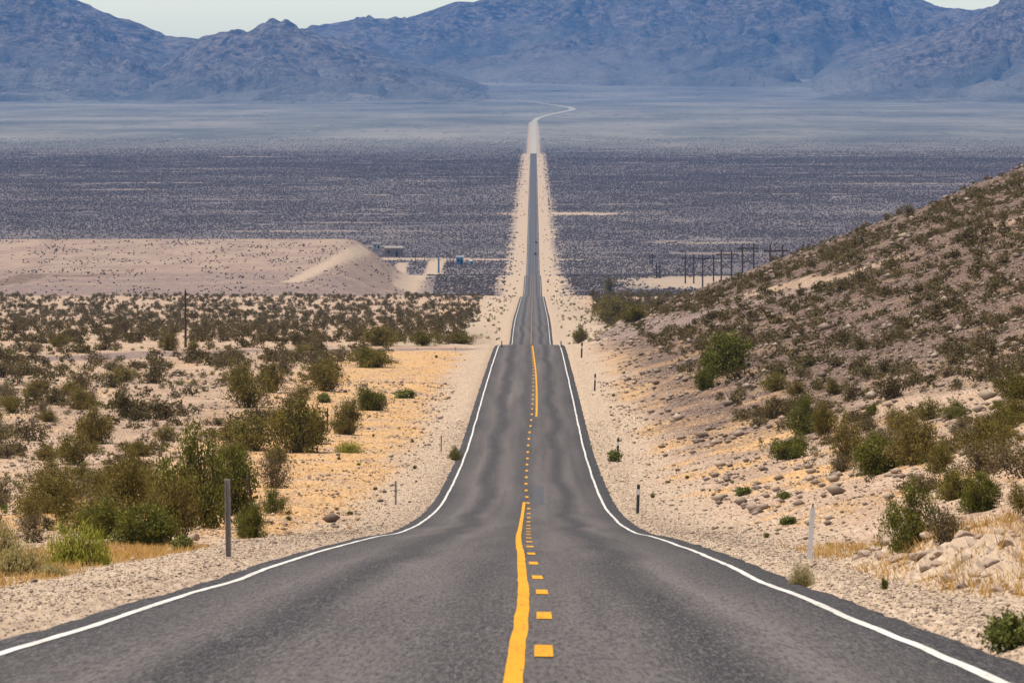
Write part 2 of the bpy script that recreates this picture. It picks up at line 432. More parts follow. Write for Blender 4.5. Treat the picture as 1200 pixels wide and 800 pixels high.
def build_road():
    nL = .14*fbm(RD/2.3, RD*0+3.3, 4); nR = .16*fbm(RD/2.7, RD*0+9.1, 4)
    el = -3.93 - nL; er = 4.02 + nR
    cols = [el-.45, el-.12, el, np.full_like(RD, -2.), np.zeros_like(RD), np.full_like(RD, 2.), er, er+.12, er+.45]
    X = np.stack(cols, 1); D = np.broadcast_to(RD[:, None], X.shape)
    Z = road_z(X, D)
    Z[:, 0] -= .17; Z[:, -1] -= .17; Z[:, 1] -= .035; Z[:, -2] -= .035
    nc = X.shape[1]; n = len(RD)
    V = np.stack([X, D, Z], -1).reshape(-1, 3)
    i = (np.arange(n-1)[:, None]*nc + np.arange(nc-1)[None, :]).ravel()
    Q = np.stack([i, i+1, i+nc+1, i+nc], 1)
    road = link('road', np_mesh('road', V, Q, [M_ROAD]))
    tag(road, kind='structure')
    # painted lines
    d = np.arange(20, 4800, 1.)
    d = np.unique(np.concatenate([np.arange(20, 400, .5), RD[(RD > 400) & (RD < 8000)]]))
    wob = lambda k: .035*fbm(d/14, d*0+k, 3) + .02*fbm(d/3.0, d*0+k+4, 2)
    for sgn, k in ((-1, 1.5), (1, 6.5)):
        c = sgn*3.6 + wob(k)
        hw = .054 + .010*perlin(d/1.7, d*0+k)
        strip('edge_line', c-hw, c+hw, d, .006, M_WHITE, road)
    yx = pchip([20, 40, 45, 57.7, 68.8, 80, 92, 105, 121, 150, 184, 215, 250, 290, 330], [.36, .368, .374, .389, .384, .35, .31, .275, .20, .12, .07, .05, .06, .09, .1])
    dx = pchip([20, 44, 57, 69, 92, 121, 184, 250, 300, 364, 446, 540, 690], [.57, .574, .60, .595, .50, .42, .33, .29, .11, .14, .38, .48, .24])
    d1 = d[d <= 266]
    hw = .064 + .006*perlin(d1/2.1, d1*0+.5)
    c1 = yx(d1) + .015*fbm(d1/4.5, d1*0+2, 2)
    strip('solid_centre_line', c1-hw, c1+hw, d1, .007, M_YELLOW, road)
    d2 = d[(d >= 428) & (d <= 700)]
    c2 = pchip([428, 446, 500, 560, 640, 700], [.68, .72, .74, .68, .48, .34])(d2)
    strip('solid_centre_line', c2-.07, c2+.07, d2, .007, M_YELLOW, road)
    d3 = d[(d >= 1060) & (d <= 3700)]
    c3 = .06*fbm(d3/60, d3*0+5, 2)
    strip('solid_centre_line', c3-.08, c3+.08, d3, .012, M_FADED, road)
    # dashes: one sheet of separate marks
    Vs, Qs, b = [], [], 0
    for k in range(-1, 54):
        a = 43.2 + 12.19*k
        if a > 690: break
        dd = np.linspace(a, a+3.05, 5); c = dx(dd); w = .069 + .005*random.random()
        for x in (c-w, c+w): pass
        P = np.stack([np.stack([c-w, dd, road_z(c-w, dd)+.0075], 1), np.stack([c+w, dd, road_z(c+w, dd)+.0075], 1)], 1).reshape(-1, 3)
        Vs.append(P)
        for q in range(4): Qs.append((b+2*q, b+2*q+1, b+2*q+3, b+2*q+2))
        b += 10
    link('dashed_centre_line', np_mesh('dashed_centre_line', np.concatenate(Vs), Qs, [M_YELLOW]), road)
    dp = np.linspace(262, 296, 30)
    mp = mat_plain('patched_asphalt', (.062, .064, .07), (.095, .098, .106), 2, .8, (6, .5, 1))
    strip('repair_patch', .52 + .06*fbm(dp/3, dp*0+1, 2), .98 + .1*fbm(dp/3, dp*0+7, 2), dp, .005, mp, road)
build_road()

# far end of the road: the bend towards the pass, draped on the fan
def far_bend():
    pix = [(625.55, 180, 8380), (625.6, 160, 10100), (625.6, 141, 12300), (626.5, 139, 12800), (630, 137, 13400), (640, 134.5, 14000), (655, 132, 14700), (668, 130.2, 15300), (672, 129, 15700), (667, 127, 16200), (655, 124.8, 16800), (640, 122.2, 17500), (625, 119.5, 18300), (606, 117, 19200)]
    P = np.array([(CX+(x-XV)/F*d, d) for x, y, d in pix])
    t = np.linspace(0, len(P)-1, 110); xs = np.interp(t, range(len(P)), P[:, 0]); ys = np.interp(t, range(len(P)), P[:, 1])
    dx = np.gradient(xs); dy = np.gradient(ys); L = np.hypot(dx, dy)
    w = np.interp(t, [0, 1, 2, 4, 7, 9, 13], [4., 4.5, 5.5, 6.5, 9, 9, 4]); V = []
    for s in (-1, -.33, .33, 1):
        X = xs - s*w*dy/L; Y = ys + s*w*dx/L
        V.append(np.stack([X, Y, H(X, Y) + .8], 1))
    V = np.stack(V, 1); n = len(t); nc = 4
    i = (np.arange(n-1)[:, None]*nc + np.arange(nc-1)[None, :]).ravel()
    Q = np.stack([i, i+1, i+nc+1, i+nc], 1)
    m = mat_plain('pale_graded_dirt', (.33, .31, .26), (.42, .39, .33), .05)
    tag(link('bend_road', np_mesh('bend_road', V.reshape(-1, 3), Q, [m])), kind='structure')
far_bend()

# ------------------------------------------------------------------ mountains
def range_mesh(sil, dr, wf, wb, rough, seed, xs0, xs1, scale=1500., power=1.9):
    xs = np.arange(xs0, xs1, 3.5)
    ds = np.arange(dr-wf, dr+wb, 45.)
    XP, D = np.meshgrid(xs, ds)
    X = CX + (XP-XV)/F*D
    sx, sy = zip(*sil)
    yz = np.interp(XP, sx, sy)
    top = -(yz-YH)/F*dr
    base = LANDZ(D) - 3
    t = np.where(D < dr, (dr-D)/wf, (D-dr)/wb)
    # ridge line that wanders in depth
    prof = np.clip(1-t, 0, 1)**power
    n = ridged(X/scale+seed, D/(scale*1.25)+seed*1.7, 7, .55)
    n2 = fbm(X/(scale*.22)+seed, D/(scale*.3), 4)
    gl = ridged(X/(scale*.16)+3*seed + .8*n2, D/(scale*.75)+seed, 4, .6)
    h = np.clip(top-LANDZ(dr), 2, None)
    Z = base + h*prof*(1 + rough*(n-.8)*(.25+np.sqrt(np.clip(t, 0, 1)))) + h*.05*n2*prof + (h*.13+10)*(gl-.9)*np.clip(prof*3, 0, 1)*smooth(.02, .25, t)
    Z += -rough*.55*h*smooth(.05, .5, t)*(1-smooth(.75, 1, t))*np.clip(1.05-n, 0, 1)
    # bring the skyline to its height
    best = (Z/D).max(0); want = -(np.interp(xs, sx, sy)-YH)/F
    k = np.convolve(np.pad(want-best, 3, mode='edge'), np.ones(7)/7, 'valid')
    Z = Z + (k[None, :]*D)*np.clip(prof*1.6, 0, 1)
    hr = (Z - LANDZ(D))/np.maximum(h, 210)
    foot = 1 - smooth(.10, .66, hr + .16*n2 + .14*(n-.8))
    nr, nc = X.shape
    V = np.stack([X, D, Z], -1).reshape(-1, 3)
    i = (np.arange(nr-1)[:, None]*nc + np.arange(nc-1)[None, :]).ravel()
    Q = np.stack([i, i+1, i+nc+1, i+nc], 1)
    o = link('mountain', np_mesh('mountain', V, Q, [M_MTN], dict(foot=foot), smooth_shade=True))
    return tag(o, kind='structure')
range_mesh([(-300, -70), (-100, -48), (0, -26), (60, -12), (95, 2), (130, 18), (165, 28), (195, 42), (215, 44), (240, 46), (290, 60), (340, 90), (400, 112)], 25200, 7800, 3500, .55, 1.3, -330, 400)
range_mesh([(110, 116), (150, 108), (180, 85), (215, 60), (235, 44), (262, 37), (279, 35), (290, 37), (302, 31), (320, 22), (336, 24), (352, 33), (380, 42), (400, 47), (440, 60), (480, 74), (500, 78), (520, 84), (545, 92), (570, 98), (600, 102), (625, 104), (660, 106), (720, 108)], 22500, 5600, 2500, .5, 4.1, 110, 720, 1100.)
range_mesh([(250, 50), (340, 36), (365, 31), (400, 26), (430, 18.5), (443, 22), (480, 20.5), (510, 11), (535, 2), (555, 3), (572, -2), (620, -20), (700, -36), (850, -42), (1000, -26), (1060, -6), (1085, 2), (1100, 8), (1120, 10.5), (1137, 12), (1160, 9), (1200, 2), (1400, -30)], 30500, 9000, 2500, .62, 7.7, 240, 1420, 1900., 1.6)
range_mesh([(860, 116), (900, 108), (940, 92), (975, 73), (1000, 62), (1040, 52), (1075, 43), (1095, 38), (1130, 26), (1165, 5), (1180, -4), (1300, -48), (1420, -60)], 24500, 7000, 2500, .42, 2.6, 850, 1440, 1300.)
range_mesh([(880, 112), (930, 98), (960, 78), (980, 58), (995, 51), (1008, 57), (1030, 66), (1060, 80), (1090, 96), (1130, 112)], 26000, 4200, 1500, .4, 9.4, 870, 1140, 800.)

# ------------------------------------------------------------------ plants
def frames(n, rng):
    """n random orthonormal pairs."""
    a = rng.normal(size=(n, 3)); a /= np.linalg.norm(a, axis=1)[:, None]
    b = rng.normal(size=(n, 3)); b -= (a*b).sum(1)[:, None]*a; b /= np.linalg.norm(b, axis=1)[:, None]
    return a, b
def quads(C, sx, sy, rng, up=0.):
    a, b = frames(len(C), rng)
    if up: 
        b[:, 2] += up; b /= np.linalg.norm(b, axis=1)[:, None]
        a -= (a*b).sum(1)[:, None]*b; a /= np.linalg.norm(a, axis=1)[:, None]
    sx = np.broadcast_to(sx, len(C))[:, None]; sy = np.broadcast_to(sy, len(C))[:, None]
    V = np.stack([C-a*sx*.5-b*sy*.5, C+a*sx*.35-b*sy*.5, C+a*sx*.5+b*sy*.5, C-a*sx*.35+b*sy*.5], 1).reshape(-1, 3)
    return V, np.arange(len(C)*4).reshape(-1, 4)
def stems_mesh(paths, r0, r1):
    """Tapered three-sided stems along polylines."""
    V, Q, b = [], [], 0
    for P in paths:
        n = len(P)
        for k, p in enumerate(P):
            r = r0 + (r1-r0)*k/(n-1)
            for q in range(3):
                V.append((p[0]+r*math.cos(q*2.094), p[1]+r*math.sin(q*2.094), p[2]))
        for k in range(n-1):
            for q in range(3):
                Q.append((b+3*k+q, b+3*k+(q+1) % 3, b+3*k+3+(q+1) % 3, b+3*k+3+q))
        b += 3*n
    return np.array(V), np.array(Q)
def bush_shape(seed, n_main=13, n_sub=4, leaves=42, leaf=.05, flat=.8, clump=.13, spread=1.0, low=0.25):
    """Unit bush (radius about 1, height about 1): stems that fan out of one root and leaf sprays on them."""
    rng = np.random.default_rng(seed)
    paths, tips = [], []
    for i in range(n_main):
        az = rng.uniform(0, 2*math.pi); el = math.radians(rng.uniform(22, 86))
        L = rng.uniform(.72, 1.05)
        d = np.array([math.cos(az)*math.cos(el)*spread, math.sin(az)*math.cos(el)*spread, math.sin(el)])
        p0 = np.array([rng.normal()*.07, rng.normal()*.07, -.06])
        p1 = p0 + d*L*.45 + rng.normal(size=3)*.05; p2 = p0 + d*L*.95 + rng.normal(size=3)*.07
        p2[2] = max(p2[2], .12)
        paths.append([p0, p1, p2]); tips.append(p2)
        for j in range(n_sub):
            t = rng.uniform(low, .9)
            q0 = p0*(1-t) + p2*t
            q1 = q0 + d*.12 + rng.normal(size=3)*.17
            q1[2] = max(q1[2], .07)
            paths.append([q0, (q0+q1)/2 + rng.normal(size=3)*.02, q1]); tips.append(q1)
    tips = np.array(tips)
    nl = rng.poisson(leaves, len(tips))
    C = np.repeat(tips, nl, 0) + rng.normal(size=(nl.sum(), 3))*clump*np.array([1, 1, .75])
    C[:, 2] = np.abs(C[:, 2])
    tint = np.repeat(rng.uniform(0, 1, len(tips)), nl)*.6 + rng.uniform(0, .4, nl.sum())
    s = leaf*rng.uniform(.6, 1.4, len(C))
    LV, LQ = quads(C, s*.62, s, rng, .35)
    SV, SQ = stems_mesh(paths, .016, .004)
    rad = np.percentile(np.hypot(LV[:, 0], LV[:, 1]), 95); zt = np.percentile(LV[:, 2], 97)
    for A in (LV, SV): A[:, :2] /= rad; A[:, 2] /= zt
    return (LV, LQ, np.repeat(tint, 4)), (SV, SQ)

class Kind:
    """A family of plant meshes: with parts (foliage, branches) for the large ones, joined for the small ones."""
    def __init__(self, name, leaf_mat, specs, stem_mat=M_STEM):
        self.name = name; self.parts = []; self.joined = []
        for s in specs:
            (LV, LQ, T), (SV, SQ) = bush_shape(**s)
            fo = np_mesh(name+'_foliage', LV, LQ, [leaf_mat], dict(tint=T))
            br = np_mesh(name+'_branches', SV, SQ, [stem_mat], dict(tint=np.zeros(len(SV))))
            jo = np_mesh(name, np.concatenate([LV, SV]), np.concatenate([LQ, SQ+len(LV)]), [leaf_mat, stem_mat],
                         dict(tint=np.concatenate([T, np.zeros(len(SV))])), np.concatenate([np.zeros(len(LQ)), np.ones(len(SQ))]))
            self.parts.append((fo, br)); self.joined.append(jo)
hi = lambda s, **k: dict(dict(seed=s, n_main=18, n_sub=6, leaves=62, leaf=.043, clump=.10), **k)
md = lambda s, **k: dict(dict(seed=s, n_main=13, n_sub=4, leaves=20, leaf=.088, clump=.13), **k)
K = {
    'creosote': Kind('creosote_bush', M_CREO, [hi(1), hi(2, n_main=13), hi(3, spread=1.2), hi(4, leaves=40)]),
    'green': Kind('green_bush', M_GREEN, [hi(11, leaves=74), hi(12, leaves=80, n_main=18), hi(13, spread=1.25, leaves=64)]),
    'twiggy': Kind('twiggy_bush', M_BROWN, [hi(21, leaves=14, n_sub=8, leaf=.05), hi(22, leaves=12, n_sub=8, leaf=.05)]),
    'herb': Kind('green_herb', M_HERB, [hi(31, n_main=12, leaves=22, leaf=.12, clump=.12), hi(32, n_main=10, leaves=20, leaf=.13, clump=.12)]),
    'mid': Kind('creosote_bush', M_DULL, [md(41), md(42), md(43, n_main=8), md(44, spread=1.3), md(45, leaves=14), md(46, n_main=7, clump=.16)]),
    'midbrown': Kind('brown_bush', M_BROWN, [md(51, leaves=14), md(52, leaves=13), md(53, leaves=16, n_main=8)]),
}
def dome_shape(seed, n=900, top=.6):
    """A round broom-like shrub: upright thin shoots in a dome, coloured tips."""
    rng = np.random.default_rng(seed)
    az = rng.uniform(0, 2*math.pi, n); el = np.arccos(rng.uniform(0, .97, n))
    R = rng.uniform(.8, 1.05, n)*(1 + .12*np.sin(3*az+seed) + .08*np.sin(7*az))
    tip = np.stack([np.cos(az)*np.sin(el)*R, np.sin(az)*np.sin(el)*R, np.cos(el)*R*.95+.03], 1)
    root = np.stack([np.cos(az)*.18*np.sin(el), np.sin(az)*.18*np.sin(el), np.full(n, -.04)], 1)
    side = rng.normal(size=(n, 3)); side[:, 2] = 0; side /= np.linalg.norm(side, axis=1)[:, None]
    mid = root + (tip-root)*top
    w = .010
    SV = np.stack([root-side*w, root+side*w, mid+side*w*.7, mid-side*w*.7], 1).reshape(-1, 3)
    m = 3
    C = np.concatenate([mid + (tip-mid)*rng.uniform(.1, 1.05, n)[:, None] + rng.normal(size=(n, 3))*.035 for _ in range(m)])
    C[:, 2] = np.abs(C[:, 2])
    LV, LQ = quads(C, .022, .085, rng, 1.4)
    tint = np.repeat(rng.uniform(0, 1, len(C)), 4)
    return (LV, LQ, tint), (SV, np.arange(n*4).reshape(-1, 4))
class Dome(Kind):
    def __init__(self, name, leaf_mat, stem_mat, seeds, n=900):
        self.name = name; self.parts = []; self.joined = []
        for s in seeds:
            (LV, LQ, T), (SV, SQ) = dome_shape(s, n)
            fo = np_mesh(name+'_foliage', LV, LQ, [leaf_mat], dict(tint=T))
            br = np_mesh(name+'_stems', SV, SQ, [stem_mat], dict(tint=np.full(len(SV), .3)))
            jo = np_mesh(name, np.concatenate([LV, SV]), np.concatenate([LQ, SQ+len(LV)]), [leaf_mat, stem_mat],
                         dict(tint=np.concatenate([T, np.full(len(SV), .3)])), np.concatenate([np.zeros(len(LQ)), np.ones(len(SQ))]))
            self.parts.append((fo, br)); self.joined.append(jo)
K['lime'] = Dome('round_shrub', M_LIME, M_BROWN, [1, 2])
K['pale'] = Dome('straw_shrub', M_PALE, M_BROWN, [3, 4])
K['tuft'] = Dome('dry_tuft', M_STRAW, M_STRAW, [5, 6], 220)

count = {}
def plant(kind, X, d, w, h, label, group=None, parts=False, sink=.03, cat='bush'):
    kk = K[kind]; i = count.get(kind, 0); count[kind] = i+1
    z = float(H(X, d)) - sink*h
    rz = random.uniform(0, 6.283); sc = (w*.5*.92, w*.5*.92, h*.97)
    if parts:
        fo, br = kk.parts[i % len(kk.parts)]
        o = empty(kk.name, (X, d, z), rz); o.scale = sc
        link('foliage', fo, o); link('stems' if isinstance(kk, Dome) else 'branches', br, o)
    else:
        o = link(kk.name, kk.joined[i % len(kk.joined)]); o.location = (X, d, z); o.rotation_euler[2] = rz; o.scale = sc
    tag(o, label, cat, group)
    return o

# bushes one can point to: kind, x, base y, width, height in the photograph's pixels, label, group
BUSHES = [
 ('lime', 92, 664, 98, 60, 'round yellow-green bush with brown stems on the orange grass beside the left gravel shoulder', None),
 ('pale', 22, 675, 88, 44, 'pale straw-coloured rounded shrub at the left edge of the photo, on the roadside grass', None),
 ('pale', -2, 654, 70, 48, 'yellowish shrub cut by the left border, just behind the pale straw shrub', None),
 ('pale', 62, 676, 40, 18, 'low straw-coloured shrub between the pale rounded shrub and the round yellow-green bush', None),
 ('green', 165, 642, 92, 48, 'low dark green bush directly right of the round yellow-green bush', None),
 ('green', 118, 632, 60, 44, 'dark green bush rising behind the round yellow-green bush', None),
 ('creosote', 152, 622, 84, 84, 'olive bush with bare stems in the middle of the big left thicket', None),
 ('green', 222, 618, 118, 108, 'largest dark green creosote bush of the left thicket, just left of the grey square post', None),
 ('creosote', 205, 630, 80, 70, 'olive bush at the front of the left thicket under the largest dark green one', None),
 ('green', 266, 604, 70, 78, 'dark green bush standing behind the top of the grey square post', None),
 ('creosote', 78, 612, 42, 38, 'dark olive bush behind and above the round yellow-green bush', None),
 ('green', 294, 631, 44, 38, 'small round bright-edged green bush right of the grey square post', None),
 ('green', 321, 602, 42, 28, 'small leafy green bush right of the leaning dark stake', None),
 ('herb', 213, 646, 36, 18, 'low yellow-green herb left of the foot of the grey square post', None),
 ('twiggy', 320, 572, 52, 42, 'sparse dry bush with yellow-tipped bare twigs above the leaning dark stake', None),
 ('creosote', 36, 612, 46, 30, 'open olive bush with pale twigs near the left border, above the straw shrubs', None),
 ('creosote', 52, 590, 34, 34, 'small upright olive bush above the open olive bush near the left border', None),
 ('creosote', 92, 562, 38, 20, 'small flat-topped olive bush on pale bare sand left of the big thicket', None),
 ('creosote', 345, 531, 84, 66, 'big dark olive bush on the orange grass, beside a thin dark stake', None),
 ('green', 362, 521, 50, 36, 'dark right-hand shoulder bush joined to the big dark olive bush on the orange grass', None),
 ('creosote', 285, 528, 88, 40, 'wide olive bush touching the big dark olive bush on its left', None),
 ('creosote', 410, 509, 50, 38, 'open olive bush right of the thin dark stake on the orange grass', None),
 ('creosote', 276, 548, 40, 30, 'small olive bush below the wide olive bush', None),
 ('creosote', 322, 543, 36, 20, 'low dull olive bush just below the big dark olive bush', None),
 ('green', 432, 481, 44, 26, 'neat dark green bush alone on the orange grass left of the road', None),
 ('herb', 474, 467, 28, 10, 'low green herb right of the neat dark green bush on the orange grass', None),
 ('lime', 408, 531, 40, 17, 'low bright yellow-green cushion bush on the orange grass', None),
 ('creosote', 378, 458, 60, 36, 'dark creosote bush on orange grass left of the neat dark green bush and above it', None),
 ('creosote', 430, 430, 64, 22, 'wide dark bush row standing just under the grey side track', None),
 ('creosote', 290, 478, 64, 42, 'dark olive bush thicket on pale sand left of the orange grass', None),
 ('creosote', 318, 460, 36, 36, 'upright olive bush behind the thicket on pale sand left of the orange grass', None),
 ('creosote', 278, 458, 40, 34, 'olive bush at the upper left of the thicket on pale sand', None),
 ('herb', 378, 472, 20, 11, 'tiny green bush under the dark creosote bush on the orange grass', None),
 ('creosote', 197, 411, 26, 20, 'dark round bush at the foot of the lone utility pole', None),
 ('creosote', 225, 411, 26, 12, 'low dark bush right of the lone utility pole', None),
 ('creosote', 112, 520, 60, 40, 'large olive-brown bush in the middle of the left flat', None),
 ('creosote', 88, 545, 54, 38, 'olive bush with pale stems below the large olive-brown bush of the left flat', None),
 ('green', 533, 540, 20, 16, 'small bright green bush touching the left white edge line', None),
 ('creosote', 440, 405, 64, 22, 'dark olive bush row just beyond the grey side track', None),
 ('creosote', 495, 405, 44, 18, 'olive bush beyond the grey side track, second one from the road', None),
 ('creosote', 541, 403, 44, 13, 'flat dark bush beyond the grey side track, nearest the road', None),
 ('herb', 720, 541, 20, 13, 'small green bush by the foot of the middle black marker post right of the road', None),
 ('green', 852, 438, 70, 46, 'large dark green bush at the foot of the rocky hill right of the road', None),
 ('green', 829, 456, 30, 28, 'small light-stemmed green bush in front of the large dark green hill-foot bush', None),
 ('creosote', 906, 459, 44, 22, 'low dark bush right of the large dark green hill-foot bush', None),
 ('creosote', 935, 463, 30, 16, 'small dark bush right of the low dark bush at the hill foot', None),
 ('creosote', 978, 463, 36, 20, 'olive-brown bush on the hill foot above the pale ledge', None),
 ('green', 944, 509, 50, 42, 'upright bright-topped green bush at the left end of the right-hand thicket', None),
 ('creosote', 968, 510, 36, 36, 'olive bush joined to the right side of the upright bright-topped green bush', None),
 ('creosote', 997, 541, 56, 52, 'olive-green bush in the middle of the right-hand thicket', None),
 ('green', 1030, 556, 64, 44, 'dark green bush at the front of the right-hand thicket', None),
 ('creosote', 1072, 545, 80, 50, 'broad olive bush in the right part of the right-hand thicket', None),
 ('creosote', 1100, 555, 60, 36, 'olive-brown bush on the right end of the right-hand thicket', None),
 ('creosote', 1160, 540, 76, 46, 'broad dull olive bush near the right border above the creosote with bare branches', None),
 ('creosote', 1052, 502, 36, 24, 'brown-olive bush behind the right-hand thicket', None),
 ('green', 930, 538, 56, 26, 'low spreading green bush in front of the right-hand thicket, on pale gravel', None),
 ('green', 1068, 642, 84, 74, 'big leafy creosote bush with bare pale branches at its right, by the white flexible post', None),
 ('twiggy', 1105, 640, 56, 46, 'thin bare-branched bush leaning out of the big leafy creosote bush by the white post', None),
 ('green', 1146, 600, 54, 44, 'dark olive bush up the slope behind the big leafy creosote bush', None),
 ('creosote', 1118, 585, 60, 36, 'loose olive bush above the big leafy creosote bush', None),
 ('creosote', 1200, 600, 50, 34, 'olive bush cut by the right border above the rocky bank', None),
 ('green', 1023, 487, 17, 14, 'tiny ball-shaped dark bush on the pale ledge of the right slope', None),
 ('green', 1120, 490, 42, 20, 'green bush on the pale ledge right of the tiny ball-shaped bush', None),
 ('green', 1170, 484, 20, 14, 'small fresh green bush on the pale ledge near the right border', None),
 ('herb', 1180, 764, 64, 42, 'leafy bright green bush at the lower right corner beside the asphalt', None),
 ('pale', 940, 690, 38, 34, 'pale dry tuft at the foot of the white flexible post', None),
 ('green', 1037, 691, 10, 13, 'tiny dark conical bush on the right gravel below the white flexible post', None),
 ('herb', 872, 581, 20, 10, 'small green herb on pale sand, left one of the pair above the white flexible post', None),
 ('herb', 919, 586, 18, 10, 'small green herb on pale sand, right one of the pair above the white flexible post', None),
 ('herb', 925, 615, 22, 9, 'low green herb just left of the white flexible post', None),
 ('creosote', 679, 402, 24, 19, 'dark round bush beside the right shoulder just beyond the crest', None),
 ('creosote', 712, 378, 56, 30, 'large dark bush beyond the crest, right of the road at the hill foot', None),
 ('creosote', 745, 377, 44, 20, 'dark olive bush right of the large dark bush beyond the crest', None),
 ('creosote', 714, 342, 18, 18, 'hazy dark bush beside the right sand strip of the far road', None),
 ('twiggy', 1065, 255, 20, 16, 'spiky dark bush standing on the skyline of the rocky hill', None),
 ('creosote', 1010, 272, 10, 9, 'small dark bush on the skyline of the rocky hill, below the spiky one', None),
]
placed = []
for k, x, y, w, h, lab, grp in BUSHES:
    X, d = march(x, y)
    s = d/F
    cat = 'shrub' if k in ('lime', 'pale') else ('herb' if k == 'herb' else 'bush')
    plant(k, X, d, w*s, h*s, lab, grp, parts=h*w > 700, cat=cat)
    placed.append((X, d, w*s))

# scattered bushes
def scatter(n, dlo, dhi, smax, fn, side):
    """Random ground points in a fan; fn(X, d) -> chance of keeping."""
    d = np.sqrt(RNG.uniform(dlo**2, dhi**2, n)); u = RNG.uniform(0, smax, n)
    X = side*u*(d+25)
    keep = RNG.uniform(0, 1, n) < fn(X, d)
    return X[keep], d[keep]
cand = []      # X, d, w, h, kind, zone
def add(X, d, wlo, whi, hr, kinds, zone):
    for x, y in zip(X, d):
        w = RNG.uniform(wlo, whi)*(RNG.uniform(.7, 1.15)); k = kinds[RNG.integers(len(kinds))]
        if y < 300 and w > .8: k = {'mid': 'creosote', 'midbrown': 'twiggy'}.get(k, k)
        cand.append((float(x), float(y), w, w*RNG.uniform(*hr), k, zone))
nz = lambda X, d, a, b: np.clip(.5 + 1.3*fbm(X/a, d/b, 3), 0, 1)
near_left = lambda X, d: np.interp(d, [110, 150, 260], [.3, .45, 1.])*(X < -np.interp(d, [100, 140, 200, 500, 640, 690], [6.5, 8, 13, 17, 15, 12]))*(.25+.75*nz(X, d, 7, 18))*(1-track_mask(X, d))
X, d = scatter(1300, 118, 680, .105, near_left, -1); add(X, d, 1.1, 3.0, (.34, .52), ['mid', 'mid', 'mid', 'midbrown', 'creosote', 'twiggy'], 'left')
X, d = scatter(3000, 118, 680, .105, near_left, -1); add(X, d, .35, .9, (.4, .7), ['midbrown', 'mid', 'midbrown', 'herb'], 'left')
X, d = scatter(6500, 700, 2040, .105, lambda X, d: (np.abs(X) > 9 + .006*(d-700))*(.2+.8*nz(X, d, 14, 60))*(1-track_mask(X, d))*smooth(700, 760, d + 30), -1)
add(X, d, 1.0, 2.6, (.45, .7), ['mid', 'midbrown', 'mid', 'mid'], 'beyond')
X, d = scatter(3800, 1180, 2040, .06, lambda X, d: (np.abs(X) > 14 + .004*(d-700))*(.4+.6*nz(X, d, 14, 60)), 1)
add(X, d, 1.3, 3.2, (.5, .8), ['mid', 'midbrown', 'mid'], 'rightfar')
hillfn = lambda X, d: (1-.8*smooth(800, 870, d))*np.interp(d, [110, 200, 330], [.22, .35, 1.])*(X > np.interp(d, [110, 180, 260, 400, 690], [8.6, 11, 12.5, 13, 12]))*(.35+.65*nz(X, d, 8, 22))*(1-.85*track_mask(X, d))
X, d = scatter(4800, 110, 930, .105, hillfn, 1); add(X, d, .8, 2.2, (.38, .58), ['mid', 'midbrown', 'mid', 'midbrown'], 'hill')
X, d = scatter(10000, 160, 930, .105, hillfn, 1); add(X, d, .3, .8, (.4, .7), ['midbrown', 'mid', 'midbrown'], 'hill')
X, d = scatter(420, 130, 680, .05, lambda X, d: (np.abs(X) > 5.4)*(np.abs(X) < 16)*.55, -1); add(X, d, .12, .34, (.4, .8), ['tuft', 'herb', 'midbrown'], 'verge')
X, d = scatter(420, 90, 680, .07, lambda X, d: (np.abs(X) > 5.2)*(np.abs(X) < 13)*.55, 1); add(X, d, .10, .32, (.4, .8), ['tuft', 'herb', 'midbrown'], 'verge')
X, d = scatter(1300, 720, 2040, .03, lambda X, d: (np.abs(X) > 6)*(np.abs(X) < 24)*.5, -1); add(X, d, .4, 1.2, (.4, .7), ['mid', 'herb', 'midbrown'], 'beyond')
X, d = scatter(1300, 900, 2040, .03, lambda X, d: (np.abs(X) > 6)*(np.abs(X) < 24)*.5, 1); add(X, d, .4, 1.2, (.4, .7), ['mid', 'herb', 'midbrown'], 'rightfar')

def clear_of_placed(c):
    return all(abs(c[0]-p[0]) > .5*(c[2]+p[2])*.8 or abs(c[1]-p[1]) > 6 + .02*c[1] or c[2] < .3*p[2]*0 for p in placed[:70])
cand = [c for c in cand if clear_of_placed(c)]
def in_frame(c):
    xp = XV + (c[0]-CX)*F/c[1]; yp = YH - float(H(c[0], c[1]))*F/c[1]
    return -20 < xp < 1220 and yp < 812
def big(c): return (c[3]*c[2])**.5*F/c[1]
ZONE = {
 'left': ('olive-brown creosote bush scattered on the sandy flat left of the road, before the side track', 'creosote bushes on the left flat'),
 'beyond': ('dull brown desert bush on the scrub flat left of the road, beyond the side track', 'bushes beyond the side track'),
 'rightfar': ('dark scrub bush on the flat right of the road, beyond the crest', 'bushes on the right beyond the crest'),
 'hill': ('small dull olive bush scattered over the rocky slope right of the road', 'bushes on the rocky hillside'),
 'verge': ('tiny dry plant dotted on the gravel verge of the road', 'small plants on the road verges'),
}
vis = [c for c in cand if in_frame(c)]
vis.sort(key=big, reverse=True)
quota = {'left': 120, 'hill': 90, 'beyond': 25, 'rightfar': 14, 'verge': 50}
rest = [c for c in cand if not in_frame(c)]
for c in vis:
    z = c[5]
    if quota[z] > 0:
        quota[z] -= 1
        px = c[3]*F/c[1]
        plant(c[4], c[0], c[1], c[2], c[3], ZONE[z][0], ZONE[z][1], parts=px > 24, cat='bush' if z != 'verge' else 'plant')
    else: rest.append(c)

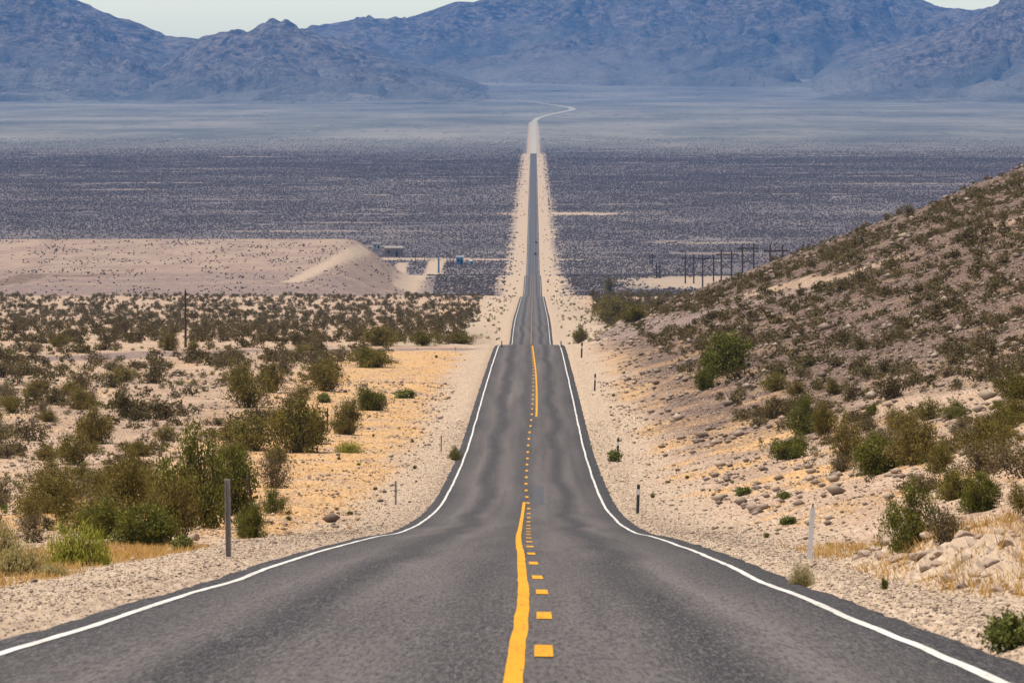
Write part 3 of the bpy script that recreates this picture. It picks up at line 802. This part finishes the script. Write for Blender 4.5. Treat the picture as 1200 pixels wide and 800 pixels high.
def merge_bushes(name, lst):
    """The uncounted rest of the scrub as one mesh."""
    lo = [bush_shape(60+i, n_main=8, n_sub=2, leaves=7, leaf=.17, clump=.16) for i in range(6)]
    Vs, Qs, Ts, Ms, b = [], [], [], [], 0
    mi = {'mid': 0, 'creosote': 0, 'twiggy': 1, 'midbrown': 1, 'herb': 2, 'tuft': 3}
    for i, c in enumerate(lst):
        (LV, LQ, T), (SV, SQ) = lo[i % 6]
        a = RNG.uniform(0, 6.28); ca, sa = math.cos(a), math.sin(a)
        V = LV.copy()
        x = (V[:, 0]*ca - V[:, 1]*sa)*c[2]*.46 + c[0]; y = (V[:, 0]*sa + V[:, 1]*ca)*c[2]*.46 + c[1]
        z = V[:, 2]*c[3]*.95 + float(H(c[0], c[1])) - .02
        Vs.append(np.stack([x, y, z], 1)); Qs.append(LQ+b); Ts.append(np.clip(T*.7 + RNG.uniform(0, .3), 0, 1)); Ms.append(np.full(len(LQ), mi[c[4]])); b += len(V)
    me = np_mesh(name, np.concatenate(Vs), np.concatenate(Qs), [M_DULL, M_BROWN, M_HERB, M_STRAW], dict(tint=np.concatenate(Ts)), np.concatenate(Ms))
    return tag(link(name, me), kind='stuff')
merge_bushes('desert_scrub', rest)

# valley scrub: a shrub every few metres to the foot of the fan
def blobs(X, d, w, h, z, mats, name, tint, sink=.1):
    n = len(X)
    ang = RNG.uniform(0, 6.28, n)[:, None] + np.arange(5)[None, :]*1.2566
    r = (w*.5)[:, None]*RNG.uniform(.75, 1.2, (n, 5))
    ring = np.stack([X[:, None]+np.cos(ang)*r, d[:, None]+np.sin(ang)*r, z[:, None]+h[:, None]*RNG.uniform(.3, .6, (n, 5))], -1)
    topv = np.stack([X+RNG.normal(size=n)*w*.1, d, z+h], -1)[:, None, :]
    bot = np.stack([X, d, z-h*sink], -1)[:, None, :]
    V = np.concatenate([ring, topv, bot], 1).reshape(-1, 3)
    b = (np.arange(n)*7)[:, None, None]
    t = np.array([[0, 1, 5], [1, 2, 5], [2, 3, 5], [3, 4, 5], [4, 0, 5], [1, 0, 6], [2, 1, 6], [3, 2, 6], [4, 3, 6], [0, 4, 6]])[None]
    Fc = (b + t).reshape(-1, 3)
    return np_mesh(name, V, Fc, mats, dict(tint=np.repeat(tint, 7)))
def valley():
    n = 900000
    d = np.sqrt(RNG.uniform(2080**2, 9900**2, n)); X = RNG.uniform(-.105, .105, n)*(d+25)
    lat = np.abs(X)
    keep = (lat > 15 + 7*fbm(X/6, d/45, 4)) | ((lat > 6) & (RNG.uniform(0, 1, n) < .035))
    g = fbm(X/85, d/130, 3); g2 = perlin(X/260+7, d/75); g3 = fbm(X/20, d/45, 2)
    dens = np.where((g2 > .34) & (g3 > -.15), .12, 1.)*np.where(g > .42, .25, 1.)
    dens = dens*(.55+.45*smooth(-.25, .15, fbm(X/320, d/420, 3)))*(1 - .93*smooth(7200, 9300, d))
    keep &= RNG.uniform(0, 1, n) < dens
    z = zones(X, d)
    keep &= (z['gravel'] < .45) | (lat < 15)
    terr = (z['terr'] > .02)
    keep &= ~terr | (RNG.uniform(0, 1, n) < .05 + .28*(fbm(X/25, d/80, 2) > .12))
    keep &= ~((d < 2620) & (d > 2300) & ~terr & (RNG.uniform(0, 1, n) < .3))
    X, d = X[keep], d[keep]
    w = RNG.uniform(.6, 1.45, len(X))*np.where(z['terr'][keep] > .02, .75, 1.); h = w*RNG.uniform(.45, .8, len(X))
    me = blobs(X, d, w, h, H(X, d), [M_SCRUB], 'valley_scrub', RNG.uniform(0, 1, len(X)))
    tag(link('valley_scrub', me), kind='stuff')
valley()

# dry grass: blades in tufts
def grass():
    n = 60000
    d = np.exp(RNG.uniform(math.log(48), math.log(680), n)); X = RNG.uniform(-.11, .11, n)*(d+20)
    d = np.concatenate([d, RNG.uniform(58, 125, 14000)]); X = np.concatenate([X, RNG.uniform(5, 9.5, 14000)*RNG.choice([-1, 1], 14000)]); n = len(d)
    z = zones(X, d)
    keep = (RNG.uniform(0, 1, n) < z['grass']*.9*np.where(d < 130, 1, .5)) & (np.abs(X) > 5.0)
    X, d = X[keep], d[keep]; n = len(X)
    Z = H(X, d)
    nb = 7
    bx = np.repeat(X, nb) + RNG.normal(size=n*nb)*.06; by = np.repeat(d, nb) + RNG.normal(size=n*nb)*.06; bz = np.repeat(Z, nb) - .02
    hh = np.repeat(RNG.uniform(.08, .20, n)*np.where(d < 130, np.where(X < 0, .8, 1.2), .75), nb)*RNG.uniform(.6, 1.2, n*nb)
    lean = RNG.normal(size=(n*nb, 2))*.5*hh[:, None]
    wd = .006 + .00004*by
    root = np.stack([bx, by, bz], 1); tip = root + np.stack([lean[:, 0], lean[:, 1], hh], 1)
    a = RNG.uniform(0, 3.14, n*nb); s = np.stack([np.cos(a), np.sin(a), 0*a], 1)*wd[:, None]
    V = np.stack([root-s, root+s, tip], 1).reshape(-1, 3)
    me = np_mesh('dry_grass', V, np.arange(len(V)).reshape(-1, 3), [M_STRAW], dict(tint=np.repeat(RNG.uniform(0, 1, n*nb), 3)))
    tag(link('dry_grass', me), kind='stuff')
grass()

# gravel
def gravel():
    n = 60000
    d = np.exp(RNG.uniform(math.log(40), math.log(420), n))
    side = np.where(RNG.uniform(0, 1, n) < .45, -1, 1)
    lat = 4.1 + np.abs(RNG.normal(size=n))*np.where(RNG.uniform(0, 1, n) < .6, 1.2, 6.)
    X = side*lat
    s = RNG.lognormal(math.log(.0070), .55, n)*(1 + d/190)
    me = blobs(X, d, s*1.7, s*.8, H(X, d), [M_PEB], 'gravel', RNG.beta(1.6, 1.6, n), .3)
    tag(link('gravel', me), kind='stuff')
    n = 42000
    d = np.sqrt(RNG.uniform(62**2, 520**2, n)); X = RNG.uniform(-.10, .10, n)*(d+20)
    k = (np.abs(X) > 6) & (fbm(X/4, d/14, 3) > -.12)
    X, d = X[k], d[k]
    s = RNG.lognormal(math.log(.022), .55, len(X))*(1 + d/260)
    me = blobs(X, d, s*1.7, s*.9, H(X, d), [M_PEB], 'stony_litter', RNG.beta(1.0, 1.7, len(X)), .3)
    tag(link('stony_litter', me), kind='stuff')
    n = 9000
    d = np.sqrt(RNG.uniform(200**2, 930**2, n)); X = RNG.uniform(8, .105*(d+25), n)
    g = fbm(X/10, d/26, 3) > -.1
    X, d = X[g], d[g]
    s = RNG.lognormal(math.log(.16), .5, len(X))
    me = blobs(X, d, s*1.8, s*.9, H(X, d), [M_PEB], 'rubble', RNG.beta(1.3, 2., len(X))*.7, .3)
    tag(link('rubble', me), kind='stuff')
gravel()

# rocks
def rock_mesh(seed, mat):
    bm = bmesh.new(); bmesh.ops.create_icosphere(bm, subdivisions=3, radius=1)
    rng = np.random.default_rng(seed)
    planes = [(Vector(rng.normal(size=3)).normalized(), rng.uniform(.55, .85)) for _ in range(9)]
    for v in bm.verts:
        for nrm, k in planes:
            e = v.co.dot(nrm) - k
            if e > 0: v.co -= nrm*e*.92
        v.co *= 1 + .035*math.sin(v.co.x*9+seed)*math.cos(v.co.y*8+v.co.z*7)
        v.co.z *= .72
    me = bpy.data.meshes.new('rock'); bm.to_mesh(me); bm.free(); me.materials.append(mat); return me
RP = [rock_mesh(s, M_ROCKP) for s in (1, 2, 3, 4, 5)]; RDK = [rock_mesh(s, M_ROCKD) for s in (11, 12, 13)]
def rock(X, d, s, me, label, group, sink=.25):
    o = link('rock', me); o.location = (X, d, float(H(X, d)) + s*.4 - s*sink)
    o.rotation_euler = (random.uniform(-.35, .35), random.uniform(-.35, .35), random.uniform(0, 6.28))
    o.scale = (s*random.uniform(.8, 1.5), s*random.uniform(.7, 1.1), s*random.uniform(.6, 1.0))
    tag(o, label, 'rock', group)
for i in range(190):
    X = 5.6 + 2.9*random.random()**1.2; d = random.uniform(66, 97)
    rock(X, d, random.uniform(.045, .125)*random.uniform(.6, 1.5), RP[i % 5], 'pale tan rock of the low broken bank beside the right edge line', 'rocks of the roadside bank')
for x, y, s, dark, lab in [(1130, 690, 8, 1, 'dark brown rock sunk in the pale roadside bank'), (1168, 660, 6, 1, 'dark rock on top of the pale roadside bank near the right border'),
                     (1048, 690, 6, 0, 'grey rounded rock at the left end of the pale roadside bank'), (1028, 653, 3.2, 1, 'small brown stone on the right gravel below the big leafy creosote bush'),
                     (38, 683, 4.5, 1, 'dark stone on the left gravel shoulder'), (225, 633, 8, 0, 'pale stone beside the left thicket near the grey square post')]:
    X, d = march(x, y); rock(X, d, s*d/F*1.15, (RDK if dark else RP)[0], lab, None, .15)
rx = 0
for i in range(90):
    d = math.sqrt(random.uniform(230**2, 900**2)); X = random.uniform(11.5, .10*(d+20)) if d > 120 else 12
    if float(fbm(X/10, d/26, 3)) < 0: continue
    rock(X, d, random.uniform(.06, .17), RP[i % 5] if random.random() < .45 else RDK[i % 3], 'angular rock lying among bushes on the rocky hillside right of the road', 'rocks on the hillside', .42)

# ------------------------------------------------------------------ posts and poles
def bm_obj(name, fn, mat, parent, bevel=0):
    bm = bmesh.new(); fn(bm)
    if bevel: bmesh.ops.bevel(bm, geom=bm.edges[:], offset=bevel, segments=1, affect='EDGES')
    me = bpy.data.meshes.new(name); bm.to_mesh(me); bm.free(); me.materials.append(mat)
    return link(name, me, parent)
def box(bm, x0, x1, y0, y1, z0, z1, taper=1.):
    r = bmesh.ops.create_cube(bm, size=1)
    for v in r['verts']:
        k = taper if v.co.z > 0 else 1
        v.co = Vector(((x0+x1)/2 + v.co.x*(x1-x0)*k, (y0+y1)/2 + v.co.y*(y1-y0)*k, z0 if v.co.z < 0 else z1))
def cyl(bm, p0, p1, r0, r1, seg=8):
    p0, p1 = Vector(p0), Vector(p1)
    q = (p1-p0).to_track_quat('Z', 'Y').to_matrix().to_4x4()
    bmesh.ops.create_cone(bm, cap_ends=True, segments=seg, radius1=r0, radius2=r1, depth=(p1-p0).length, matrix=Matrix.Translation((p0+p1)/2) @ q)
def foot(xp, yp):
    X, d = march(xp, yp); return X, d, float(H(X, d)), d/F

# grey square post: two flanges and a web
X, d, z, s = foot(267, 653); h = 91*s
o = empty('marker_post', (X, d, z)); tag(o, 'grey weathered square post with pale edges on the left gravel shoulder', 'post')
w = 6.2*s
bm_obj('post_body', lambda bm: (box(bm, -w/2, w/2, .012, .06, -.25, h), ), M_WOOD, o, .004)
bm_obj('flange', lambda bm: box(bm, -w/2-.004, -w/2+.014, -.03, .01, -.25, h-.002), M_STEEL, o, .002)
bm_obj('flange', lambda bm: box(bm, w/2-.014, w/2+.004, -.03, .01, -.25, h-.3), M_STEEL, o, .002)
o.rotation_euler[1] = -.012
# leaning dark stake
X, d, z, s = foot(297, 612); h = 50*s
o = empty('stake', (X, d, z)); o.rotation_euler[1] = -.13; tag(o, 'dark thin stake leaning to the left behind the grey square post', 'stake')
bm_obj('shaft', lambda bm: cyl(bm, (0, 0, -.2), (0, 0, h), 1.9*s, 1.6*s, 7), M_POLE, o)
bm_obj('cap', lambda bm: cyl(bm, (0, 0, h), (0, 0, h+5*s), 2.4*s, 1.4*s, 7), M_BLACK, o)
# white flexible post: flat blade with a pointed top
X, d, z, s = foot(949.5, 656); h = 65*s
o = empty('delineator_post', (X, d, z)); o.rotation_euler[1] = .055; tag(o, 'white flat flexible post with dark tip on the right gravel shoulder', 'post')
def blade(bm):
    pts = [(-2.6, -.2/s), (2.6, -.2/s), (3.1, 40), (3.1, 57), (1.5, 63), (-1.2, 63), (-2.9, 57), (-2.9, 40)]
    f = bm.faces.new([bm.verts.new((x*s, 0, y*s)) for x, y in pts])
    r = bmesh.ops.extrude_face_region(bm, geom=[f])
    for v in [g for g in r['geom'] if isinstance(g, bmesh.types.BMVert)]: v.co.y += .012
    bmesh.ops.recalc_face_normals(bm, faces=bm.faces[:])
bm_obj('blade', blade, M_WPOST, o)
bm_obj('tip', lambda bm: box(bm, -.6*s, 1.2*s, -.004, .016, 62.5*s, 66*s), M_BLACK, o)
# black marker posts with reflectors on the right shoulder
for (xb, yt, yb, w, lab) in [(747.5, 571, 602, 3.6, 'black marker post with white reflector on the right shoulder, nearest of its row'),
                             (724, 516, 537, 2.6, 'black marker post with pale reflector beside a small green bush right of the road'),
                             (697, 441, 458, 2.0, 'dark thin marker post right of the road, third of its row from the front'),
                             (681.5, 404, 419, 2.0, 'dark thin marker post right of the road just before the crest')]:
    X, d, z, s = foot(xb, yb); h = (yb-yt)*s
    o = empty('marker_post', (X, d, z)); o.rotation_euler[1] = .03; tag(o, lab, 'post', 'marker posts on the right shoulder')
    pb = bm_obj('post_body', lambda bm: cyl(bm, (0, 0, -.15), (0, 0, h), w*s*.5, w*s*.5, 8), M_BLACK, o)
    bm_obj('cap', lambda bm: cyl(bm, (0, 0, h+.001), (0, 0, h+3*s), w*s*.62, w*s*.45, 8), M_BLACK, o)
    bm_obj('reflector', lambda bm: box(bm, -w*s*.42, w*s*.42, -w*s*.5-.03, -w*s*.5-.002, h*.72, h*.93), M_REFL, pb)
# slender posts left of the road
for (xb, yt, yb, w, m, lab) in [(463.5, 565, 592, 2.2, M_STEEL, 'faint grey slim post on the left gravel shoulder'),
                          (517, 511, 529, 1.6, M_STEEL, 'slim grey post on the left shoulder beside the orange grass'),
                          (383.5, 479, 505, 1.8, M_POLE, 'thin dark stake beside the big dark olive bush on the orange grass'),
                          (588, 400, 408, 1.2, M_BLACK, 'tiny dark post left of the road on the crest'),
                          (657.5, 400, 408, 1.2, M_BLACK, 'tiny dark post right of the road on the crest')]:
    X, d, z, s = foot(xb, yb); h = (yb-yt)*s
    o = empty('slim_post', (X, d, z)); tag(o, lab, 'post')
    bm_obj('post_body', lambda bm: box(bm, -w*s/2, w*s/2, -w*s/3, w*s/3, -.15, h), m, o, .004)
    bm_obj('cap', lambda bm: box(bm, -w*s*.6, w*s*.6, -w*s*.4, w*s*.4, h+.001, h+.05), m, o, .004)

# lone utility pole
X, d, z, s = foot(217, 407); h = 67*s
o = empty('utility_pole', (X, d, z)); tag(o, 'lone brown wooden utility pole among the scrub left of the road', 'utility pole')
bm_obj('pole_shaft', lambda bm: cyl(bm, (0, 0, -.4), (0, 0, h), .15, .10, 10), M_POLE, o)
bm_obj('insulator', lambda bm: (cyl(bm, (0, 0, h+.001), (0, 0, h+.12), .03, .03, 8), cyl(bm, (0, 0, h+.12), (0, 0, h+.24), .06, .04, 8)), M_STEEL, o)
bm_obj('bracket', lambda bm: box(bm, -.18, .18, -.13, -.105, h-.55, h-.42), M_POLE, o)

# H-frame power line
def h_frame(x0, x1, ytop, d, arm, label, hh=17., group='H-frame poles of the power line'):
    Xa = CX+(x0-XV)/F*d; Xb = CX+(x1-XV)/F*d; zt = -(ytop-YH)/F*d
    Xm = (Xa+Xb)/2; g = (Xb-Xa)/2
    zb = float(H(Xm, d)); h = max(zt - zb, 8.)
    o = empty('power_pole', (Xm, d, zb)); tag(o, label, 'power pole', group)
    for sx in (-1, 1): bm_obj('pole_shaft', lambda bm: cyl(bm, (sx*g, 0, -1), (sx*g, 0, h), .36, .27, 8), M_POLE, o)
    za = h - arm
    ca = bm_obj('crossarm', lambda bm: box(bm, -g*2.0, g*2.0, -.32, -.20, za-.24, za+.24), M_POLE, o, .01)
    bm_obj('cross_brace', lambda bm: (cyl(bm, (-g, .2, za-2.), (g, .2, za-6.), .13, .13, 5), cyl(bm, (g, .32, za-2.), (-g, .32, za-6.), .13, .13, 5)), M_POLE, o)
    for sx in (-1.9, 0, 1.9):
        bm_obj('insulator', lambda bm: cyl(bm, (sx*g, -.26, za-1.25), (sx*g, -.26, za-.245), .07, .05, 6), M_STEEL, ca)
PX = lambda v: 680+v/3.75
PY = lambda v: 260+v/3.75
for a, b_, top, d, arm, lab in [
    (979, 1042, 97, 1690, 1.9, 'H-shaped wooden power pole nearest the hill skyline, its legs mostly hidden by the slope'),
    (834, 889, 101, 1930, 1.9, 'H-shaped wooden power pole second from the hill skyline, with X bracing'),
    (713, 762, 95, 2140, 1.7, 'tallest-looking H-shaped wooden power pole, third from the hill skyline'),
    (620, 665, 124, 2330, 1.6, 'H-shaped wooden power pole fourth from the hill skyline'),
    (538, 586, 142, 2560, 1.8, 'H-shaped wooden power pole fifth from the hill skyline, standing on pale sand'),
    (462, 499, 141, 2830, 2.0, 'H-shaped wooden power pole sixth from the hill skyline, with both legs fully in view')]:
    h_frame(PX(a), PX(b_), PY(top), d, arm, lab)
h_frame(PX(335), PX(350), PY(205), 2950, 2., 'thin double power pole standing left of the H-frame line on pale sand', group=None)
h_frame(PX(306), PX(318), PY(140), 3900, 2.2, 'hazy double power pole far behind the H-frame line', group=None)

# far left: poles, huts and a bank of machinery along the dirt track
for xp, yt, yb, blue, lab in [(487, 294, 311, 0, 'thin far pole standing at the left of the dirt track'), (497.5, 295, 308, 0, 'thin far pole just left of the head of the dirt track'),
                   (503.5, 290, 302, 0, 'thin far pole at the head of the dirt track'), (523.7, 294, 318, 0, 'thin far pole left of the blue-white shed, nearest the blue pole'),
                   (527.5, 291, 316, 0, 'thin far pole left of the blue-white shed, second from the blue pole'), (531.5, 292, 312, 0, 'thin far pole touching the left side of the blue-white shed'), (514, 302, 320, 1, 'thick blue far pole right of the dirt track')]:
    X, d, z, s = foot(xp, yb); h = (yb-yt)*s
    o = empty('far_pole', (X, d, z)); tag(o, lab, 'pole', 'far poles along the dirt track')
    mm = M_POLE if not blue else bpy.data.materials.get('blue_steel') or mat_plain('blue_steel', (.05, .13, .22), (.10, .20, .30), 1)
    bm_obj('pole_shaft', lambda bm: cyl(bm, (0, 0, -.5), (0, 0, h), (.22 if not blue else .6), (.16 if not blue else .5), 7), mm, o)
    bm_obj('crossarm', lambda bm: box(bm, -1.1, 1.1, -.3, -.18, h-1.4, h-1.15), mm, o)
M_BRWALL = mat_plain('brown_block_wall', (.20, .155, .125), (.28, .22, .18), .8)
M_PALEROOF = mat_plain('pale_roof', (.45, .41, .35), (.55, .50, .44), .8)
M_BLUEW = mat_plain('blue_white_panel', (.45, .52, .58), (.58, .63, .68), .8)
M_BLUE = mat_plain('blue_panel', (.12, .22, .32), (.17, .28, .38), .8)
M_DARK = mat_plain('dark_opening', (.02, .02, .022), (.035, .035, .04), 2)
def hut(name, x0, x1, yt, yb, dep, wall, roof, label):
    X, d, z, s = foot((x0+x1)/2, yb); W = (x1-x0)*s; h = (yb-yt)*s
    o = empty(name, (X, d + dep/2, z)); tag(o, label, 'building')
    bm_obj('wall', lambda bm: box(bm, -W/2, W/2, -dep/2, dep/2, -1, h*.84), wall, o)
    bm_obj('roof', lambda bm: box(bm, -W/2-.3, W/2+.3, -dep/2-.3, dep/2+.3, h*.84+.003, h, .97), roof, o)
    bm_obj('door', lambda bm: box(bm, W*.12, W*.12+min(1.2, W*.2), -dep/2-.04, -dep/2-.003, -.2, h*.55), M_DARK, o)
    bm_obj('window', lambda bm: box(bm, -W*.32, -W*.32+min(1.3, W*.22), -dep/2-.04, -dep/2-.003, h*.35, h*.6), M_DARK, o)
hut('block_building', 450.5, 472, 289, 301, 9, M_BRWALL, M_PALEROOF, 'long brown flat-roofed building beyond the end of the terrace')
hut('small_hut', 437, 446, 284.5, 291.5, 5, M_PALEROOF, M_PALEROOF, 'small pale hut on the top edge of the terrace')
hut('blue_shed', 534.5, 543, 300, 310, 5, M_BLUE, M_BLUEW, 'small blue shed with white roof beside the far poles')
X, d, z, s = foot(552, 309.5)
o = empty('water_tank', (X, d, z)); tag(o, 'blue cylindrical tank right of the small blue shed', 'tank')
bm_obj('tank_body', lambda bm: cyl(bm, (0, 0, -.3), (0, 0, 2.2), 1.3, 1.3, 16), M_BLUE, o)
bm_obj('tank_lid', lambda bm: cyl(bm, (0, 0, 2.201), (0, 0, 2.7), 1.35, .3, 16), M_BLUEW, o)

# two cars far down the right lane
M_CAR = mat_plain('dark_car_paint', (.012, .014, .02), (.02, .022, .03), 1, .35)
M_GLASS = mat_plain('dark_glass', (.02, .025, .03), (.03, .035, .04), 1, .1)
M_TYRE = mat_plain('tyre_rubber', (.015, .015, .015), (.025, .025, .025), 8)
M_TAIL = mat_plain('red_lens', (.25, .01, .01), (.3, .02, .02), 4, .3)
def car(xp, d, label):
    X = CX + (xp-XV)/F*d
    o = empty('car', (X, d, float(road_z(X, d)) + .012)); tag(o, label, 'car', 'cars far down the road')
    def body(bm):
        prof = [(-2.2, .35), (-2.25, .75), (-2.1, .95), (-1.5, 1.0), (1.0, .98), (2.1, .8), (2.25, .6), (2.2, .35)]
        f = bm.faces.new([bm.verts.new((-.9, y, zz)) for y, zz in prof])
        r = bmesh.ops.extrude_face_region(bm, geom=[f])
        for v in [g for g in r['geom'] if isinstance(g, bmesh.types.BMVert)]: v.co.x = .9
        bmesh.ops.recalc_face_normals(bm, faces=bm.faces[:])
    bm_obj('body', body, M_CAR, o, .04)
    bm_obj('cabin', lambda bm: box(bm, -.8, .8, -1.7, .8, 1.0, 1.5, .8), M_GLASS, o, .04)
    bm_obj('roof', lambda bm: box(bm, -.64, .64, -1.42, .52, 1.503, 1.55), M_CAR, o, .01)
    for sx in (-.82, .82):
        for y in (-1.35, 1.4):
            bm_obj('wheel', lambda bm: cyl(bm, (sx-.1, y, .33), (sx+.1, y, .33), .33, .33, 14), M_TYRE, o)
        bm_obj('tail_light', lambda bm: box(bm, sx*.8-.14, sx*.8+.14, -2.3, -2.24, .68, .86), M_TAIL, o)
car(628.4, 4345, 'dark car far down the right lane, the farther and larger-looking of the two')
car(627.4, 4110, 'dark car far down the right lane, the nearer of the two')

# ------------------------------------------------------------------ air, light, camera
def haze():
    me = bpy.data.meshes.new('haze'); bm = bmesh.new()
    box(bm, -26000, 26000, -450, 33600, -118, 1250)
    bm.to_mesh(me); bm.free()
    m = bpy.data.materials.new('hazy_air'); m.use_nodes = True; nt = m.node_tree
    nt.nodes.remove(nt.nodes['Principled BSDF'])
    v = nt.nodes.new('ShaderNodeVolumePrincipled')
    v.inputs['Color'].default_value = (.076, .245, .60, 1)
    v.inputs['Density'].default_value = 3.5e-5
    v.inputs['Anisotropy'].default_value = 0.0
    nt.links.new(v.outputs[0], nt.nodes['Material Output'].inputs['Volume'])
    me.materials.append(m)
    tag(link('haze', me), kind='stuff')
haze()

S = Vector((-.32, -.06, .93)).normalized()
el = math.asin(S.z); az = math.atan2(S.x, S.y)
sun = bpy.data.lights.new('sun', 'SUN'); sun.energy = 5.0; sun.angle = math.radians(.53); sun.color = (1, .905, .77)
so = bpy.data.objects.new('sun', sun); COL.objects.link(so); so.rotation_euler = S.to_track_quat('Z', 'Y').to_euler()
world = bpy.data.worlds.new('World'); scene.world = world; world.use_nodes = True
nt = world.node_tree; bg = nt.nodes['Background']
sky = nt.nodes.new('ShaderNodeTexSky'); sky.sky_type = 'NISHITA'; sky.sun_disc = False
sky.sun_elevation = el; sky.sun_rotation = az; sky.altitude = 700; sky.air_density = 1.; sky.dust_density = 2.5; sky.ozone_density = 1.
tcs = nt.nodes.new('ShaderNodeTexCoord'); sep = nt.nodes.new('ShaderNodeSeparateXYZ'); nt.links.new(tcs.outputs['Generated'], sep.inputs[0])
glow = mix(nt, mrange(nt, sep.outputs[2], .03, .10), (7.3, 7.0, 5.6), (1., 1., 1.))     # dusty pale band of sky above the horizon
mul = nt.nodes.new('ShaderNodeMix'); mul.data_type = 'RGBA'; mul.blend_type = 'MULTIPLY'; mul.inputs[0].default_value = 1
nt.links.new(sky.outputs[0], mul.inputs[6]); nt.links.new(glow, mul.inputs[7]); nt.links.new(mul.outputs[2], bg.inputs['Color']); bg.inputs['Strength'].default_value = .085

cam = bpy.data.cameras.new('camera'); cam.sensor_width = 36; cam.lens = F/1200*36; cam.clip_start = .5; cam.clip_end = 120000
co = bpy.data.objects.new('camera', cam); COL.objects.link(co); co.location = (CX, 0, 0)
pitch = math.atan((400-YH)/F); yaw = math.atan((XV-600)/F)
co.rotation_euler = (math.pi/2 - pitch, 0, yaw)
scene.camera = co
cam.dof.use_dof = True; cam.dof.focus_distance = 230.; cam.dof.aperture_fstop = 13.

scene.render.engine = 'CYCLES'
scene.cycles.use_denoising = True
scene.cycles.volume_bounces = 1
scene.cycles.max_bounces = 6
scene.cycles.transparent_max_bounces = 8
scene.view_settings.view_transform = 'Standard'; scene.view_settings.look = 'None'
scene.view_settings.exposure = .28; scene.view_settings.gamma = 1
